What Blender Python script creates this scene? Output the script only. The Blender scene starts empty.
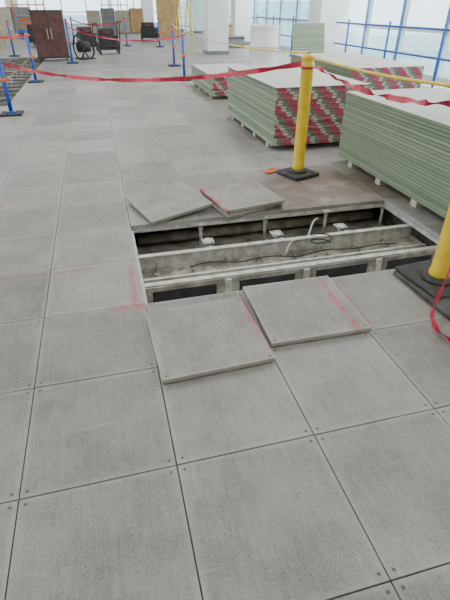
import bpy, bmesh, math, random
from mathutils import Vector, Matrix
random.seed(7)
S=bpy.context.scene
T=0.61; OX=0.09; OY=1.14   # raised floor module and origin of the joint grid
R=math.radians

# ------------------------------------------------------------------ materials
class NT:
    def __init__(s,name):
        s.m=bpy.data.materials.new(name); s.m.use_nodes=True
        s.t=s.m.node_tree; s.n=s.t.nodes; s.l=s.t.links
        s.b=s.n['Principled BSDF']
    def node(s,typ,**kw):
        n=s.n.new(typ)
        for k,v in kw.items(): setattr(n,k,v)
        return n
    def put(s,sock,v):
        if isinstance(v,bpy.types.NodeSocket): s.l.new(v,sock)
        else: sock.default_value=v
    def math(s,op,a,b=None,c=None):
        n=s.node('ShaderNodeMath',operation=op)
        s.put(n.inputs[0],a)
        if b is not None: s.put(n.inputs[1],b)
        if c is not None: s.put(n.inputs[2],c)
        return n.outputs[0]
    def smooth(s,v,lo,hi,a=0.0,b=1.0):
        n=s.node('ShaderNodeMapRange',interpolation_type='SMOOTHSTEP')
        s.put(n.inputs[0],v)
        for i,x in enumerate((lo,hi,a,b)): n.inputs[i+1].default_value=x
        return n.outputs[0]
    def mix(s,f,a,b,bt='MIX'):
        n=s.node('ShaderNodeMix',data_type='RGBA',blend_type=bt)
        s.put(n.inputs[0],f); s.put(n.inputs[6],a); s.put(n.inputs[7],b)
        return n.outputs[2]
    def obj(s):
        return s.node('ShaderNodeTexCoord').outputs['Object']
    def scale(s,v,sc,loc=(0,0,0)):
        n=s.node('ShaderNodeMapping'); s.put(n.inputs[0],v)
        n.inputs['Scale'].default_value=sc; n.inputs['Location'].default_value=loc
        return n.outputs[0]
    def noise(s,v,scale,detail=3,rough=.5):
        n=s.node('ShaderNodeTexNoise'); s.put(n.inputs['Vector'],v)
        n.inputs['Scale'].default_value=scale; n.inputs['Detail'].default_value=detail
        n.inputs['Roughness'].default_value=rough
        return n.outputs['Fac']
    def xyz(s,v):
        n=s.node('ShaderNodeSeparateXYZ'); s.put(n.inputs[0],v); return n.outputs
    def comb(s,x,y,z=0.0):
        n=s.node('ShaderNodeCombineXYZ'); s.put(n.inputs[0],x); s.put(n.inputs[1],y); s.put(n.inputs[2],z); return n.outputs[0]
    def bump(s,h,st=.3,d=.01):
        n=s.node('ShaderNodeBump'); s.put(n.inputs['Height'],h)
        n.inputs['Strength'].default_value=st; n.inputs['Distance'].default_value=d
        s.l.new(n.outputs[0],s.b.inputs['Normal'])
def c4(c): return (c[0],c[1],c[2],1)

def plain(name,col,rough=.5,metal=0,var=.15,sc=8,bump=0):
    k=NT(name); v=k.noise(k.obj(),sc,4,.6)
    a=c4([x*(1-var) for x in col]); b=c4([min(1,x*(1+var)) for x in col])
    k.put(k.b.inputs['Base Color'],k.mix(k.smooth(v,.3,.7),a,b))
    k.b.inputs['Roughness'].default_value=rough; k.b.inputs['Metallic'].default_value=metal
    if bump: k.bump(k.noise(k.obj(),sc*8,3),bump,.004)
    return k.m

def concrete(k,P,lx,ly,rnd,dark,light):
    """cement panel surface: P pos, lx/ly local metres from the panel centre"""
    streak=k.noise(k.scale(P,(48,6,1)),1.0,5,.75)
    fine=k.noise(k.scale(P,(130,95,60)),1.0,5,.9)
    blot=k.noise(P,2.6,6,.65)
    f=k.math('ADD',k.math('MULTIPLY',streak,.22),k.math('MULTIPLY',fine,.62))
    f=k.math('ADD',f,k.math('MULTIPLY',blot,.42))
    if rnd is not None: f=k.math('ADD',f,k.math('MULTIPLY',k.math('SUBTRACT',rnd,.5),.11))
    f=k.smooth(f,.46,.80)
    col=k.mix(f,c4(dark),c4(light))
    ax=k.math('ABSOLUTE',lx); ay=k.math('ABSOLUTE',ly)
    edge=k.math('MAXIMUM',ax,ay)
    rim=k.smooth(k.math('ADD',edge,k.math('MULTIPLY',k.noise(P,9,4,.6),.04)),.290,.325)
    col=k.mix(k.math('MULTIPLY',rim,.32),col,c4([min(1,x*1.3) for x in light]))
    # pits
    vo=k.node('ShaderNodeTexVoronoi'); vo.inputs['Scale'].default_value=60; k.put(vo.inputs['Vector'],P)
    pit=k.smooth(vo.outputs['Distance'],.10,.24,1,0)
    msk=k.smooth(k.noise(k.scale(P,(16,4,1)),1.0,3,.6),.52,.64)
    pit=k.math('MULTIPLY',pit,msk)
    col=k.mix(k.math('MULTIPLY',pit,.75),col,c4([x*.3 for x in dark]))
    # corner screw holes
    dx=k.math('SUBTRACT',ax,.277); dy=k.math('SUBTRACT',ay,.277)
    d=k.math('SQRT',k.math('ADD',k.math('MULTIPLY',dx,dx),k.math('MULTIPLY',dy,dy)))
    scw=k.smooth(d,.0045,.008,1,0)
    col=k.mix(k.math('MULTIPLY',scw,.8),col,(.03,.03,.03,1))
    return col,fine,blot,streak

DK=(.150,.136,.127); LT=(.345,.322,.305)
def floor_mat():
    k=NT('raised_floor_cement'); P=k.obj(); x,y,z=k.xyz(P)
    tx=k.math('DIVIDE',k.math('SUBTRACT',x,OX),T); ty=k.math('DIVIDE',k.math('SUBTRACT',y,OY),T)
    lx=k.math('MULTIPLY',k.math('SUBTRACT',k.math('FRACT',tx),.5),T)
    ly=k.math('MULTIPLY',k.math('SUBTRACT',k.math('FRACT',ty),.5),T)
    wn=k.node('ShaderNodeTexWhiteNoise',noise_dimensions='2D')
    k.put(wn.inputs['Vector'],k.comb(k.math('FLOOR',tx),k.math('FLOOR',ty)))
    col,fine,blot,streak=concrete(k,P,lx,ly,wn.outputs[0],DK,LT)
    def band(v,a,b,w=.12): return k.math('MULTIPLY',k.smooth(v,a-w,a+w),k.smooth(v,b-w,b+w,1,0))
    br=k.math('MULTIPLY',band(x,1.45,2.75),band(y,3.55,4.45))
    br=k.math('MULTIPLY',br,k.smooth(k.noise(P,5,4),.30,.55))
    col=k.mix(k.math('MULTIPLY',br,.60),col,(.15,.085,.058,1))
    # red snapped chalk lines
    def line(v,c,w,other,a,b):
        l=k.smooth(k.math('ABSOLUTE',k.math('SUBTRACT',v,c)),0,w,1,0)
        l=k.math('MULTIPLY',l,band(other,a,b,.05))
        return k.math('MULTIPLY',l,k.smooth(k.noise(P,14,3),.25,.58))
    for (v,c,w,o,a,b) in ((y,2.90,.022,x,-2.6,-.2),(y,2.34,.05,x,-.12,.10),(x,.03,.035,y,2.3,2.9),(x,1.36,.02,y,1.80,2.3),(y,5.55,.022,x,-1.5,.6),(x,-1.05,.020,y,3.2,4.6),(y,7.4,.025,x,-.8,1.6)):
        col=k.mix(k.math('MULTIPLY',line(v,c,w,o,a,b),.65),col,(.38,.07,.09,1))
    sc=k.smooth(k.noise(k.scale(P,(3,22,1)),1.0,2,.5),.66,.74)
    col=k.mix(k.math('MULTIPLY',sc,.20),col,(.46,.44,.42,1))
    sd=k.smooth(k.noise(k.scale(P,(14,2.5,1),(5,3,0)),1.0,3,.6),.66,.76)
    col=k.mix(k.math('MULTIPLY',sd,.25),col,(.10,.09,.08,1))
    k.put(k.b.inputs['Base Color'],col)
    k.put(k.b.inputs['Roughness'],k.smooth(blot,.3,.7,.42,.58))
    k.bump(k.math('ADD',k.math('MULTIPLY',fine,.8),streak),.3,.002)
    return k.m
def tile_mat(name,pinks,seed):
    k=NT(name); P0=k.obj(); x,y,z=k.xyz(P0)
    P=k.scale(P0,(1,1,1),(seed*3.1,seed*1.7,0))
    col,fine,blot,streak=concrete(k,P,x,y,None,[v*1.1 for v in DK],[v*1.1 for v in LT])
    for (ax,c,w,st) in pinks:
        v=x if ax=='x' else y
        l=k.smooth(k.math('ABSOLUTE',k.math('SUBTRACT',v,c)),0,w,1,0)
        l=k.math('MULTIPLY',l,k.smooth(k.noise(P,9,3),.32,.60))
        col=k.mix(k.math('MULTIPLY',l,st),col,(.50,.06,.10,1))
    k.put(k.b.inputs['Base Color'],col); k.b.inputs['Roughness'].default_value=.6
    k.bump(k.math('ADD',k.math('MULTIPLY',fine,.8),streak),.3,.002)
    return k.m

M={}
M['steel']=plain('galvanised_steel',(.54,.53,.50),.5,.3,.25,14)
M['steel_dusty']=plain('dusty_steel',(.32,.29,.25),.8,.1,.45,7)
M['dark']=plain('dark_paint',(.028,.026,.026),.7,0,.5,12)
M['baffle']=plain('dusty_dark_baffle',(.075,.066,.058),.85,0,.6,6)
M['rubber']=plain('black_rubber',(.035,.034,.033),.65,0,.35,15,.3)
M['panel_under']=plain('panel_underside',(.085,.08,.075),.6,.2,.35,9)
M['slab']=plain('structural_slab',(.24,.215,.185),.9,0,.5,5,.3)
M['yellow']=plain('yellow_plastic',(.80,.53,.03),.36,0,.10,6)
M['blue']=plain('blue_paint',(.02,.10,.42),.4,0,.2,9)
M['bluefilm']=plain('blue_film',(.08,.25,.50),.45,0,.25,4)
M['red']=plain('red_tape',(.50,.008,.04),.35,0,.3,25)
M['orange']=plain('orange_paint',(.75,.14,.02),.5,0,.3,20)
M['white']=plain('white_paint',(.74,.74,.72),.55,0,.06,2)
M['wood']=plain('plywood',(.50,.29,.12),.65,0,.2,3)
M['lumber']=plain('bunk_lumber',(.50,.46,.36),.7,0,.2,12)
M['maroon']=plain('brown_red_panel',(.10,.040,.034),.55,0,.35,5)
M['grey']=plain('grey_panel',(.18,.18,.18),.6,0,.2,5)
M['beige']=plain('beige_panel',(.40,.33,.25),.6,0,.15,3)
M['paper']=plain('board_face_paper',(.46,.48,.43),.75,0,.08,3)
M['outw']=plain('facade_pale',(.75,.80,.80),.8,0,.05,.2)
M['outt']=plain('facade_teal',(.42,.66,.68),.7,0,.1,.2)
M['outb']=plain('facade_band',(.55,.62,.62),.7,0,.1,.2)
M['outg']=plain('outside_ground',(.62,.68,.68),.9,0,.2,.02)
M['cable']=plain('grey_cable',(.5,.5,.47),.5,0,.1,9)

def board_mat():
    k=NT('green_gypsum_edge'); P=k.obj(); x,y,z=k.xyz(P)
    row=k.math('DIVIDE',z,.032)
    wn=k.node('ShaderNodeTexWhiteNoise',noise_dimensions='1D')
    k.put(wn.inputs['W'],k.math('FLOOR',row))
    n=k.noise(k.scale(P,(2,2,60)),1,3)
    f=k.math('ADD',k.math('MULTIPLY',wn.outputs[0],.45),k.math('MULTIPLY',n,.55))
    col=k.mix(f,(.135,.170,.105,1),(.33,.375,.265,1))
    fz=k.math('ABSOLUTE',k.math('SUBTRACT',k.math('FRACT',row),.5))
    gap=k.smooth(fz,.33,.46)
    col=k.mix(k.math('MULTIPLY',gap,.85),col,(.035,.045,.027,1))
    k.put(k.b.inputs['Base Color'],col); k.b.inputs['Roughness'].default_value=.7
    return k.m
def end_mat():
    k=NT('gypsum_end_tape'); P=k.obj(); x,y,z=k.xyz(P)
    row=k.math('FLOOR',k.math('DIVIDE',z,.032))
    wn=k.node('ShaderNodeTexWhiteNoise',noise_dimensions='1D'); k.put(wn.inputs['W'],row)
    u=k.math('ADD',k.math('MULTIPLY',x,1/.26),k.math('MULTIPLY',row,.13))
    u=k.math('ADD',u,k.math('MULTIPLY',wn.outputs[0],.22))
    fr=k.math('FRACT',u)
    red=k.math('LESS_THAN',fr,.46)
    gry=k.math('MULTIPLY',k.math('GREATER_THAN',fr,.46),k.math('LESS_THAN',fr,.70))
    fz=k.math('FRACT',k.math('DIVIDE',z,.032))
    core=k.smooth(k.math('ABSOLUTE',k.math('SUBTRACT',fz,.5)),.32,.42)
    col=k.mix(red,(.15,.19,.13,1),(.46,.03,.08,1))
    col=k.mix(gry,col,(.52,.53,.49,1))
    letter=k.smooth(k.noise(k.scale(P,(90,1,60)),1,2),.54,.62)
    col=k.mix(k.math('MULTIPLY',letter,.45),col,(.62,.50,.50,1))
    col=k.mix(k.math('MULTIPLY',core,.75),col,(.03,.03,.026,1))
    k.put(k.b.inputs['Base Color'],col); k.b.inputs['Roughness'].default_value=.6
    return k.m
M['edge']=board_mat(); M['end']=end_mat(); M['floor']=floor_mat()
def glass_mat():
    k=NT('window_glass')
    tr=k.node('ShaderNodeBsdfTransparent'); tr.inputs[0].default_value=(.85,.95,.96,1)
    gl=k.node('ShaderNodeBsdfGlossy'); gl.inputs['Roughness'].default_value=.03
    mx=k.node('ShaderNodeMixShader'); mx.inputs[0].default_value=.06
    k.l.new(tr.outputs[0],mx.inputs[1]); k.l.new(gl.outputs[0],mx.inputs[2])
    k.l.new(mx.outputs[0],k.n['Material Output'].inputs[0]); return k.m
M['glass']=glass_mat()
def emit_mat():
    k=NT('fill_panel_glow'); k.b.inputs['Emission Color'].default_value=(1,.97,.92,1); k.b.inputs['Emission Strength'].default_value=3  # glow of the added overhead fill panels
    return k.m
M['fill_glow']=emit_mat()

# ------------------------------------------------------------------ mesh builder
class MB:
    def __init__(s,name):
        s.name=name; s.bm=bmesh.new(); s.mats=[]
    def mi(s,m):
        m=M[m] if isinstance(m,str) else m
        if m not in s.mats: s.mats.append(m)
        return s.mats.index(m)
    def _fin(s,verts,mat,bev=0,smooth=False,seg=2):
        faces={f for v in verts for f in v.link_faces}
        i=s.mi(mat)
        for f in faces: f.material_index=i; f.smooth=smooth
        if bev:
            ed={e for f in faces for e in f.edges}
            r=bmesh.ops.bevel(s.bm,geom=list(ed),offset=bev,segments=seg,affect='EDGES',profile=.5)
            for f in r['faces']: f.material_index=i
    def box(s,c,size,mat,rot=None,bev=0):
        mt=Matrix.Translation(c)
        if rot is not None: mt=mt@(rot.to_4x4() if isinstance(rot,Matrix) else Matrix.Rotation(rot,4,'Z'))
        mt=mt@Matrix.Diagonal((*size,1))
        r=bmesh.ops.create_cube(s.bm,size=1,matrix=mt); s._fin(r['verts'],mat,bev); return r['verts']
    def b2(s,a,b,mat,bev=0):
        return s.box([(a[i]+b[i])/2 for i in range(3)],[abs(b[i]-a[i]) for i in range(3)],mat,None,bev)
    def cyl(s,a,b,r1,mat,r2=None,seg=20,smooth=True):
        a=Vector(a); b=Vector(b); d=b-a
        q=d.to_track_quat('Z','Y').to_matrix().to_4x4()
        mt=Matrix.Translation((a+b)/2)@q
        r=bmesh.ops.create_cone(s.bm,cap_ends=True,segments=seg,radius1=r1,radius2=r1 if r2 is None else r2,depth=d.length,matrix=mt)
        i=s.mi(mat)
        for f in {f for v in r['verts'] for f in v.link_faces}:
            f.material_index=i; f.smooth=smooth and len(f.verts)==4
    def lathe(s,c,prof,mat,seg=28):
        i=s.mi(mat); rings=[]
        for r,z in prof:
            rings.append([s.bm.verts.new((c[0]+r*math.cos(2*math.pi*j/seg),c[1]+r*math.sin(2*math.pi*j/seg),c[2]+z)) for j in range(seg)])
        for a,b in zip(rings,rings[1:]):
            for j in range(seg):
                f=s.bm.faces.new((a[j],a[(j+1)%seg],b[(j+1)%seg],b[j])); f.material_index=i; f.smooth=True
        for rg in (rings[0][::-1],rings[-1]):
            f=s.bm.faces.new(rg); f.material_index=i
    def ribbon(s,pts,w,mat,twist=0.3,seed=0):
        i=s.mi(mat); prev=None; n=len(pts)
        for j,p in enumerate(pts):
            t=(Vector(pts[min(j+1,n-1)])-Vector(pts[max(j-1,0)])).normalized()
            side=t.cross(Vector((0,0,1))).normalized(); up=side.cross(t)
            a=twist*(math.sin(j*.45+seed)+.6*math.sin(j*1.1+seed*2))
            d=(up*math.cos(a)+side*math.sin(a))*w/2
            cur=(s.bm.verts.new(Vector(p)+d),s.bm.verts.new(Vector(p)-d))
            if prev:
                f=s.bm.faces.new((prev[0],prev[1],cur[1],cur[0])); f.material_index=i; f.smooth=True
            prev=cur
    def tube(s,pts,r,mat,seg=8):
        i=s.mi(mat); prev=None; n=len(pts)
        for j,p in enumerate(pts):
            t=(Vector(pts[min(j+1,n-1)])-Vector(pts[max(j-1,0)])).normalized()
            up=Vector((0,0,1)) if abs(t.z)<.9 else Vector((1,0,0))
            sd=t.cross(up).normalized(); u2=sd.cross(t)
            cur=[s.bm.verts.new(Vector(p)+(sd*math.cos(2*math.pi*k/seg)+u2*math.sin(2*math.pi*k/seg))*r) for k in range(seg)]
            if prev:
                for k in range(seg):
                    f=s.bm.faces.new((prev[k],prev[(k+1)%seg],cur[(k+1)%seg],cur[k])); f.material_index=i; f.smooth=True
            prev=cur
    def done(s,loc=(0,0,0),rot=(0,0,0)):
        me=bpy.data.meshes.new(s.name); bmesh.ops.recalc_face_normals(s.bm,faces=s.bm.faces[:])
        s.bm.to_mesh(me); s.bm.free()
        for m in s.mats: me.materials.append(m)
        o=bpy.data.objects.new(s.name,me); S.collection.objects.link(o)
        o.location=loc; o.rotation_euler=rot; return o

def sag(a,b,s,n=40):
    a=Vector(a); b=Vector(b)
    return [a.lerp(b,t/n)-Vector((0,0,s*4*(t/n)*(1-t/n))) for t in range(n+1)]
def smooth_path(pts,n=6):
    out=[]; P=[Vector(p) for p in pts]; P=[P[0]]+P+[P[-1]]
    for i in range(1,len(P)-2):
        for k in range(n):
            t=k/n; a,b,c,d=P[i-1:i+3]
            out.append(.5*((2*b)+(c-a)*t+(2*a-5*b+4*c-d)*t*t+(3*b-a-3*c+d)*t**3))
    out.append(P[-2]); return out

# ------------------------------------------------------------------ raised floor
XI0,XI1=-15,12; YI0,YI1=-6,82
def X(i): return OX+i*T
def Y(j): return OY+j*T
def missing(i,j):
    if 0<=i<4 and 2<=j<4: return True
    if -6<=i<=-4 and 14<=j<30: return True
    return False
def build_floor():
    v=[];f=[]; g=.0022; b=.0022; th=.035
    for i in range(XI0,XI1):
        for j in range(YI0,YI1):
            if missing(i,j): continue
            x0,x1,y0,y1=X(i)+g,X(i+1)-g,Y(j)+g,Y(j+1)-g
            rn=random.Random(i*997+j); dz=[rn.uniform(-.0014,.0008) for _ in range(4)]
            o=len(v)
            for q,(ins,zz) in enumerate(((b,0),(0,-b),(0,-th))):
                for w,(xx,yy) in enumerate(((x0+ins,y0+ins),(x1-ins,y0+ins),(x1-ins,y1-ins),(x0+ins,y1-ins))):
                    v.append((xx,yy,zz+(dz[w] if q<2 else 0)))
            f.append((o,o+1,o+2,o+3))
            for r in (0,4):
                for q in range(4):
                    q2=(q+1)%4
                    f.append((o+r+q,o+r+4+q,o+r+4+q2,o+r+q2))
    me=bpy.data.meshes.new('floor'); me.from_pydata(v,[],f); me.materials.append(M['floor']); me.update()
    o=bpy.data.objects.new('floor',me); S.collection.objects.link(o)
build_floor()
ZS=-.30
m=MB('subfloor_slab'); m.b2((X(XI0),Y(YI0),ZS-.2),(X(XI1)+.6,Y(YI1),ZS),'slab'); m.done()

m=MB('floor_understructure')
def pedestal(m,x,y,top=-.037):
    m.box((x,y,ZS+.003),(.10,.10,.006),'steel')
    m.cyl((x,y,ZS+.006),(x,y,top-.012),.015,'steel',seg=10)
    m.cyl((x,y,top-.06),(x,y,top-.045),.024,'steel',seg=6)
    m.box((x,y,top-.006),(.095,.095,.010),'steel')
    for dx in (-.03,.03):
        for dy in (-.03,.03): m.cyl((x+dx,y+dy,top-.001),(x+dx,y+dy,top+.004),.006,'dark',seg=8)
for i in range(0,5):
    for j in (2,4): pedestal(m,X(i),Y(j),-.037)
for i in (1,2,3): pedestal(m,X(i),Y(3)+.31,-.07)
for j in (2,4):
    m.b2((X(0),Y(j)-.016,-.066),(X(4),Y(j)+.016,-.037),'steel')
for i in (0,4):
    m.b2((X(i)-.016,Y(2),-.066),(X(i)+.016,Y(4),-.037),'steel')
for i in range(0,5): pedestal(m,X(i),Y(5),-.037)
m.done()
m=MB('underfloor_baffle')
m.b2((X(0)-.4,Y(5)+.14,ZS),(X(4)+.5,Y(5)+.16,-.04),'baffle')
m.b2((X(0)-.06,Y(2),ZS),(X(0)-.04,Y(5)+.14,-.07),'baffle')
m.b2((X(4)+.09,Y(2),ZS),(X(4)+.11,Y(5)+.14,-.07),'baffle')
m.done()
m=MB('cable_tray')
y0,y1=2.70,3.14; zt=-.075
xa,xb=X(0)-.03,X(4)+.03
m.b2((xa,y0,-.20),(xb,y1,-.19),'steel_dusty')
for yy in (y0,y1):
    m.b2((xa,yy-.004,-.20),(xb,yy+.004,zt),'steel')
    m.b2((xa,yy-.024,zt-.004),(xb,yy+.024,zt+.002),'steel')
m.b2((xa,2.905,-.188),(xb,2.93,-.16),'steel')      # divider rail
for i in range(9):
    x=X(0)+.15+i*.29
    m.b2((x-.012,y0+.005,-.19),(x+.012,y1-.005,-.176),'steel_dusty')
# front face: steel channel with dark openings between uprights
m.b2((xa,y0-.044,zt-.040),(xb,y0-.028,zt-.005),'steel_dusty')
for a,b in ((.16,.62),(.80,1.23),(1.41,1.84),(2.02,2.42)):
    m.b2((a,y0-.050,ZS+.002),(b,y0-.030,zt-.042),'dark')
for a,b in ((.06,.155),(.625,.795),(1.235,1.405),(1.845,2.015),(2.425,2.55)):
    m.b2((a,y0-.052,ZS+.002),(b,y0-.030,zt-.042),'steel_dusty')
for x in (.71,1.32,1.93):
    m.b2((x-.022,y0-.070,ZS),(x+.022,y0-.053,zt-.004),'steel')
    m.b2((x-.018,y1+.028,ZS),(x+.018,y1+.055,zt-.006),'steel')
m.b2((xa,y0-.19,ZS+.09),(xb,y0-.072,ZS+.10),'steel')
m.done()
m=MB('conduit')
m.cyl((X(0),3.27,ZS+.03),(X(4),3.25,ZS+.03),.02,'steel_dusty',seg=12)
m.cyl((X(0),3.38,ZS+.032),(X(4),3.40,ZS+.032),.03,'steel_dusty',seg=14)
m.cyl((X(0)+.05,3.74,ZS+.08),(X(4),3.76,ZS+.08),.045,'steel_dusty',seg=16)
m.done()
m=MB('electrical_cable')
def wav(a,b,n,ay,az,ph,r,mat):
    a=Vector(a); b=Vector(b)
    m.tube([a.lerp(b,t/n)+Vector((0,ay*math.sin(t*.5+ph)+ay*.5*math.sin(t*.23+ph*2),az*abs(math.sin(t*.3+ph)))) for t in range(n+1)],r,mat)
wav((.5,3.05,-.170),(2.35,3.00,-.170),44,.02,.008,0,.005,'dark')
wav((.9,2.82,-.170),(2.42,2.80,-.170),34,.02,.008,2,.006,'cable')
wav((1.30,2.98,-.155),(1.72,3.34,-.06),16,.04,.05,.4,.008,'cable')
pts=[(1.62+.09*math.cos(t*.35),3.04+.06*math.sin(t*.35),-.10+.003*t) for t in range(24)]
m.tube(pts,.006,'dark')
m.done()
m=MB('construction_debris')
rn=random.Random(3)
for _ in range(110):
    x=rn.uniform(.15,2.45); y=rn.choice((rn.uniform(2.74,2.89),rn.uniform(2.95,3.10),rn.uniform(3.19,3.22)))
    z=-.19 if y<3.12 else ZS
    s=rn.uniform(.005,.020)
    m.box((x,y,z+s*.3+.002),(s*rn.uniform(.6,2),s,s*.6),rn.choice(['lumber','grey','steel_dusty','cable','slab']),rn.uniform(0,3))
m.box((2.05,2.82,-.170),(.24,.12,.02),'grey',-.1)
m.box((.40,2.81,-.170),(.28,.13,.014),'slab',.05)
m.done()

m=MB('trench_stringer')
for j in range(14,31):
    m.b2((X(-6),Y(j)-.015,-.07),(X(-3),Y(j)+.015,-.037),'steel_dusty')
for i in (-6,-5,-4,-3):
    m.b2((X(i)-.015,Y(14),-.07),(X(i)+.015,Y(30),-.037),'steel_dusty')
    for j in range(14,31,2): m.cyl((X(i),Y(j),ZS),(X(i),Y(j),-.07),.015,'steel',seg=8)
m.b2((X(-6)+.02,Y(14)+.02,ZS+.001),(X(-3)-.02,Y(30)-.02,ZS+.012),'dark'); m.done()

# ------------------------------------------------------------------ loose floor panels
def loose(loc,rot,pinks,seed):
    m=MB('floor_tile'); mt=tile_mat('loose_tile_cement',pinks,seed)
    m.box((0,0,0),(.602,.602,.026),mt,None,.003)
    m.box((0,0,-.018),(.585,.585,.012),'steel_dusty',None,.002)
    o=m.done(loc,rot); return o
loose((.385,1.915,.026),(R(.3),0,R(2)),[('x',.30,.04,.75)],1)
loose((1.020,2.035,.026),(0,R(-.3),R(-1)),[('x',.22,.030,.85)],2)
loose((1.14,3.88,.025),(0,0,R(17)),[('y',-.2,.05,.3)],3)
loose((1.16,3.87,.066),(R(.5),R(0),R(11)),[('x',-.29,.03,1),('y',.28,.03,.6)],4)
loose((.47,3.91,.060),(R(2.6),R(-4.6),R(17)),[],5)

# ------------------------------------------------------------------ drywall stacks
def stack(x0,y0,w,l,z0,z1,jit=.006,seed=1,name='drywall_stack'):
    m=MB(name); rn=random.Random(seed); p=.016; n=int((z1-z0)/p)
    ie=m.mi('edge'); ip=m.mi('paper'); ix=m.mi('end')
    jx=jy=0
    for k in range(n):
        if k%2==0: jx=rn.uniform(-jit,jit); jy=rn.uniform(-jit,jit)
        za=z0+k*p; zb=za+p-(.0025 if k%2 else .0008)
        vs=m.b2((jx,jy,za),(w+jx,l+jy,zb),'edge')
        for f in {f for v in vs for f in v.link_faces}:
            f.normal_update(); nn=f.normal
            f.material_index = ip if abs(nn.z)>.5 else (ix if abs(nn.y)>.5 else ie)
    for q in (.12,.37,.63,.88):
        m.b2((.01,l*q-.045,0),(w-.01,l*q+.045,z0),'lumber',.004)
    return m.done((x0,y0,0))
stack(2.05,5.45,1.25,2.3,.064,.76,.014,1)
stack(2.68,2.46,1.22,2.44,.064,.78,.007,2)
stack(2.15,9.3,1.22,2.2,.064,.42,.02,3)
stack(3.65,6.6,1.22,2.44,.064,.80,.008,4)
m=MB('drywall_sheet'); m.box((0,0,.6),(1.0,.03,1.2),'edge'); m.done((5.6,12.5,0.0),(R(-10),0,R(10)))

# ------------------------------------------------------------------ yellow bollards
def bollard(x,y,z,h=1.17,base=True):
    m=MB('safety_bollard')
    if base:
        m.box((0,0,.02),(.34,.34,.04),'rubber',.35,.012)
        m.lathe((0,0,.04),[(.10,0),(.10,.015),(.075,.03),(.068,.03)],'rubber')
    else:
        m.lathe((0,0,.046),[(.11,0),(.11,.012),(.07,.028)],'rubber')
    r=.062
    m.lathe((0,0,.05),[(r+.006,0),(r+.006,.05),(r,.07),(r-.003,h-.16),(r+.004,h-.15),(r+.004,h-.12),(r-.006,h-.11),(r-.006,h-.09),(r+.002,h-.08),(r,h-.06),(r*.75,h-.045),(r*.3,h-.038)],'yellow')
    m.lathe((0,0,h-.115),[(r+.005,0),(r+.005,.02)],'red')
    return m.done((x,y,z))
bollard(2.0,4.5,0)
bollard(2.02,2.10,.006,base=False)
m=MB('rubber_base_mat')
m.box((2.05,2.12,.042),(.42,.42,.018),'rubber',.10,.005); m.done()
m=MB('stacked_floor_panel')
m.box((2.12,2.00,.016),(.60,.60,.030),'panel_under',.04,.004); m.done()
m=MB('orange_rag')
for k in range(9):
    a=k*.7; m.box((1.72+.04*math.cos(a)+.006*k,4.66+.04*math.sin(a*1.3),.006+.002*k),(.08,.03,.004),'orange',a)
m.done()

# ------------------------------------------------------------------ blue stanchions
def stanchion(x,y,h,rot=0):
    m=MB('barrier_post')
    m.box((0,0,.015),(.36,.36,.03),'dark',None,.008); m.box((0,0,.04),(.16,.16,.03),'blue',None,.006)
    m.cyl((0,0,.04),(0,0,h),.034,'blue',seg=16)
    m.cyl((0,0,h),(0,0,h+.03),.040,'blue',.02,seg=16)
    for z in (h*.5,h*.92):
        m.cyl((0,0,z-.03),(0,0,z+.03),.042,'orange',seg=16); m.box((.05,0,z),(.06,.02,.04),'orange')
    m.done((x,y,0),(0,0,rot))
for p in ((-1.54,8.8,1.08),(-1.5,12.8,1.08),(2.1,12.2,1.08),(2.35,15.4,1.05),(-.75,17,1.2),(-2.9,20,1.1),(1.5,24,1.1),(-3.7,16.5,1.1),(-.9,26,1.1),(2.9,23,1.1)): stanchion(*p)

# ------------------------------------------------------------------ tapes and ropes
m=MB('caution_tape')
m.ribbon(sag((-1.49,8.77,.78),(1.92,4.47,1.10),.19,60),.05,'red',.6,1); m.done()
m=MB('caution_tape')
m.ribbon(sag((-1.60,8.77,.80),(-3.6,9.6,.95),.03,14),.05,'red',.4,2)
m.done()
m=MB('caution_tape'); m.ribbon(sag((2.07,4.43,1.08),(2.05,2.18,1.12),.10,40),.045,'red',1.1,5); m.done()
m=MB('caution_tape'); m.ribbon(sag((-1.56,12.8,.98),(-4.2,13.5,1.1),.1,30),.05,'red',.5,6); m.done()
m=MB('caution_tape'); m.ribbon(sag((-1.54,12.86,.95),(-2.87,19.9,1.0),.12,30),.05,'red',.5,9); m.done()
m=MB('caution_tape'); m.ribbon(sag((2.05,12.25,.95),(-.70,16.95,1.0),.2,30),.04,'red',.5,7); m.done()
m=MB('caution_tape'); m.ribbon(sag((1.45,24.0,1.0),(-.85,26.0,1.0),.2,30),.05,'red',.5,3); m.done()
m=MB('caution_tape')
m.ribbon(smooth_path([(2.00,2.02,.78),(1.92,1.92,.45),(1.83,1.84,.22),(1.74,1.77,.06),(1.69,1.66,.022),(1.70,1.52,.020),(1.77,1.38,.020),(1.9,1.25,.020)]),.035,'red',.5,8)
m.done()
m=MB('yellow_rope')
m.tube(sag((2.1,12.2,1.12),(2.0,4.5,1.19),.10,40),.010,'yellow')
m.tube(sag((2.0,4.5,1.17),(2.02,2.10,1.20),.04,30),.011,'yellow')
m.tube(sag((2.35,15.4,1.10),(2.1,12.2,1.12),.05,20),.012,'yellow')
m.done()

# ------------------------------------------------------------------ columns
def column(x,y,w=.8,d=.8):
    m=MB('column'); m.box((0,0,2.1),(w,d,4.2),'white',None,.01); m.box((0,0,.06),(w+.04,d+.04,.12),'grey',None,.004); m.done((x,y,0))
for p in ((4.6,19.2,.8,.8),(7.0,14.6,.9,.9),(4.6,31,.9,.9),(4.6,43,.9,.9),(-5.6,25,.8,.8),(-5.6,43,.8,.8),(7.0,24,.8,.8),(7,35,.8,.8)): column(*p)

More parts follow.
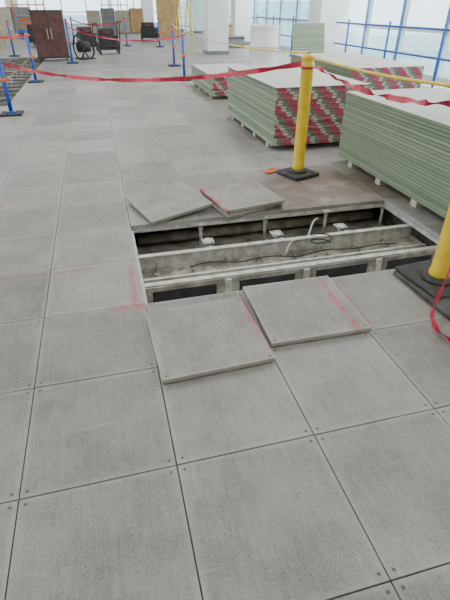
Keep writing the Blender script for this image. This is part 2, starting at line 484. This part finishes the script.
# ------------------------------------------------------------------ room shell
CW=4.2
m=MB('ceiling'); m.b2((X(XI0)-.2,Y(YI0),CW),(X(XI1)+.4,Y(YI1),CW+.2),'white'); m.done()
m=MB('light_blocking_wall'); m.b2((X(XI0)-.2,Y(YI0)-.2,0),(X(XI1)+.4,Y(YI0),CW),'beige'); m.done()  # unseen wall added to block light from behind and darken the foreground
def wwall(axis,c,a,b,step,start):
    n=start; t=a
    while t<b-.01:
        m=MB('window_%d'%n); e=min(t+step,b)
        def P(u,w,z): return (c+w,u,z) if axis=='x' else (u,c+w,z)
        m.b2(P(t,-.06,0),P(t+.10,.06,CW),'white')
        m.b2(P(t,-.08,0.0),P(e,.06,.16),'white')
        m.b2(P(t+.1,-.04,1.02),P(e,.04,1.10),'white')
        m.b2(P(t+.1,-.04,2.9),P(e,.04,3.0),'white')
        m.b2(P(t,-.06,4.0),P(e,.06,CW),'white')
        m.b2(P(t+.10,-.005,.16),P(e,.005,4.0),'glass')
        if axis=='x' and c>0 and t<26: m.b2(P(t-.01,-.075,.1),P(t+.11,-.055,3.9),'bluefilm')
        m.done(); n+=1; t=e
    return n
n=wwall('x',7.9,-2.5,Y(YI1),1.8,1)
n=wwall('x',X(XI0)-.1,-2.5,Y(YI1),4.5,n)
n=wwall('y',Y(YI1)-.1,X(XI0),X(XI1)+.4,2.2,n)

m=MB('guard_rail')
y=5.0
while y<22:
    m.cyl((7.1,y,0),(7.1,y,1.25),.028,'blue',seg=10); m.box((7.1,y,.01),(.15,.15,.02),'blue'); y+=2.1
for z in (.15,.62,1.15): m.cyl((7.1,5,z),(7.1,21.8,z),.024,'blue',seg=10)
m.done()

# ------------------------------------------------------------------ background plant and materials
m=MB('panel_cabinet')
m.b2((-.5,-.3,.12),(.5,.3,1.42),'maroon',.012); m.b2((.5,-.28,.14),(.515,.28,1.40),'grey')
m.b2((-.52,-.33,.08),(.53,.33,.13),'dark'); m.b2((-.006,-.306,.16),(.006,-.299,1.38),'dark')
m.b2((-.52,-.32,1.42),(.53,.32,1.45),'dark')
for sx in (-.06,.06): m.b2((sx-.01,-.325,.65),(sx+.01,-.30,.95),'steel')
for xx in (-.42,.42):
    for yy in (-.24,.24): m.cyl((xx-.02,yy,.045),(xx+.02,yy,.045),.045,'dark')
m.done((-1.38,18.2,0),(0,0,.05))
def cart(x,y,w,h,rot=0,col='dark'):
    m=MB('equipment_cart')
    m.box((0,0,.18),(w,.7,.06),col)
    for sx in (-1,1):
        for sy in (-1,1):
            m.cyl((sx*(w/2-.05)-.02,sy*.28,.08),(sx*(w/2-.05)+.02,sy*.28,.08),.08,'rubber',seg=14)
    m.box((0,0,.42),(w*.92,.62,.42),'dark',0,.03); m.box((0,0,.42),(w*.94,.5,.08),'grey')
    m.box((-.05,0,.74),(w*.7,.5,.22),'dark',0,.03); m.box((-.05,-.255,.74),(w*.4,.02,.12),'maroon')
    for sy in (-.3,.3):
        m.cyl((w/2-.02,sy,.2),(w/2+.08,sy,h),.022,col,seg=8)
    m.cyl((w/2+.08,-.3,h),(w/2+.08,.3,h),.022,col,seg=8)
    m.done((x,y,0),(0,0,rot))
cart(.55,20.2,.80,1.05,.1); cart(-.25,21.8,.7,.95,.3); cart(2.9,27,.9,1.0,-.2); cart(-4.2,21,1.0,1.1,.2); cart(-2.4,25,.9,1.0,-.3)
m=MB('hose_reel')
for sx in (-.2,.2): 
    m.tube([(sx,.35*math.cos(t*math.pi/12),.37+.35*math.sin(t*math.pi/12)) for t in range(25)],.025,'dark')
m.cyl((-.2,0,.37),(.2,0,.37),.16,'dark'); m.box((0,0,.02),(.5,.6,.03),'dark'); m.done((-.35,18.3,0),(0,0,.5))
m=MB('plywood_sheet'); m.box((0,0,1.25),(1.25,.03,2.5),'wood'); m.done((4.3,29.5,0.0),(R(-4),0,0))
m=MB('white_drum'); m.lathe((0,0,0),[(.42,0),(.43,.03),(.42,.05),(.42,.55),(.435,.57),(.42,.59),(.42,1.05),(.43,1.07),(.43,1.10),(.40,1.10),(.38,1.07)],'white'); m.done((4.9,14.3,0))
def ladder(x,y,rot):
    m=MB('step_ladder')
    for sx in (-.25,.25):
        m.tube([(sx,-.45,0),(sx*.7,0,1.8)],.03,'yellow',6); m.tube([(sx,.45,0),(sx*.7,0,1.8)],.025,'yellow',6)
    for k in range(1,6):
        t=k/6; m.box((0,-.45*(1-t),1.8*t),(.5*(1-.3*t),.09,.03),'steel')
    m.box((0,0,1.82),(.4,.2,.04),'orange'); m.done((x,y,0),(0,0,rot))
ladder(3.6,20.5,.3); ladder(-4.6,27,1.2)
m=MB('tool_crate')
for dx,dz,c in ((0,0,'beige'),(.75,0,'grey'),(.2,.46,'wood')):
    m.b2((dx,0,dz+.02),(dx+.7,.6,dz+.45),c,.01); m.b2((dx-.01,-.01,dz+.36),(dx+.71,.61,dz+.40),'dark')
m.done((5.0,21.5,0))
def lift(x,y,rot):
    m=MB('scissor_lift')
    m.box((0,0,.3),(1.6,.8,.3),'blue',None,.02)
    for sx in (-.6,.6):
        for sy in (-.4,.4): m.cyl((sx,sy-.05,.16),(sx,sy+.05,.16),.16,'rubber')
    for k in range(3):
        for s in (-1,1): m.cyl((-.7*s,-.3,.5+k*.18),(.7*s,-.3,.68+k*.18),.025,'orange',seg=8)
    m.box((0,0,1.08),(1.7,.8,.08),'grey')
    for sx in (-.82,0,.82):
        for sy in (-.38,.38): m.cyl((sx,sy,1.1),(sx,sy,2.1),.03,'orange',seg=8)
    for z in (1.6,2.1):
        for sy in (-.38,.38): m.cyl((-.82,sy,z),(.82,sy,z),.03,'orange',seg=8)
    m.done((x,y,0),(0,0,rot))
lift(-3.2,31,.1); lift(1.8,38,.6)
m=MB('storage_cabinet')
for k in range(4): m.b2((k*.95,0,.02),(k*.95+.9,.7,1.3+.12*(k%2)),['beige','grey','beige','wood'][k],.01)
m.done((-.2,36,0))
m=MB('storage_cabinet')
for k in range(3): m.b2((k*1.05,0,.02),(k*1.05+1,.7,1.5),['grey','beige','grey'][k],.01)
m.done((-6.5,33,0))
m=MB('mesh_barrier')
for k in range(5): m.box((-4.0-.55*k,13.2+.1*k,.55),(.07,.03,1.1),'red'); 
m.b2((-6.4,13.3,.98),(-3.95,13.33,1.05),'red'); m.b2((-6.4,13.3,.5),(-3.95,13.33,.57),'white'); m.done()

# outside world
m=MB('outside_ground'); m.b2((-400,-300,-25),(400,500,-24.5),'outg'); m.done()
m=MB('neighbouring_building')
for (x,y,w,d,h,c) in ((70,40,30,30,28,'outt'),(60,90,30,30,22,'outw'),(95,5,30,40,24,'outw'),(40,140,40,30,27,'outt'),(-70,90,30,40,24,'outw'),(-10,160,30,30,24,'outw')):
    m.b2((x-w/2,y-d/2,-24.5),(x+w/2,y+d/2,-24.5+h),c)
    for k in range(int(h/4)): m.b2((x-w/2-.1,y-d/2-.1,-22+4*k),(x+w/2+.1,y+d/2+.1,-20.8+4*k),'outb')
m.done()

# ------------------------------------------------------------------ light
w=bpy.data.worlds.new('sky'); S.world=w; w.use_nodes=True
bg=w.node_tree.nodes['Background']; bg.inputs[0].default_value=(.90,.96,1,1); bg.inputs[1].default_value=4.0
def area(name,loc,rot,sx,sy,e,col=(1,.965,.94)):
    l=bpy.data.lights.new(name,'AREA'); l.shape='RECTANGLE'; l.size=sx; l.size_y=sy; l.energy=e; l.color=col
    o=bpy.data.objects.new(name,l); S.collection.objects.link(o); o.location=loc; o.rotation_euler=rot
m=MB('ceiling_fill_panel')  # unseen glowing panels with area lamps below, added as overhead fill
for yy in (0,6,12,20,30,40):
    for xx in (-4,0,4):
        m.b2((xx-.6,yy-1.2,CW-.06),(xx+.6,yy+1.2,CW-.001),'fill_glow')
        area('ceiling_fill',(xx,yy,CW-.09),(0,0,0),1.2,2.4,64 if yy else 32)
m.done()
area('window_daylight',(7.75,14,2.2),(0,R(90),0),3.4,20,650,(.98,.985,1))

# ------------------------------------------------------------------ camera
cam=bpy.data.cameras.new('camera'); cam.sensor_fit='VERTICAL'; cam.sensor_height=24; cam.lens=440/600*24
co=bpy.data.objects.new('camera',cam); S.collection.objects.link(co)
co.location=(0,0,1.57); co.rotation_euler=(R(90-33.8),0,R(-14.5)); S.camera=co
cam.clip_end=1000
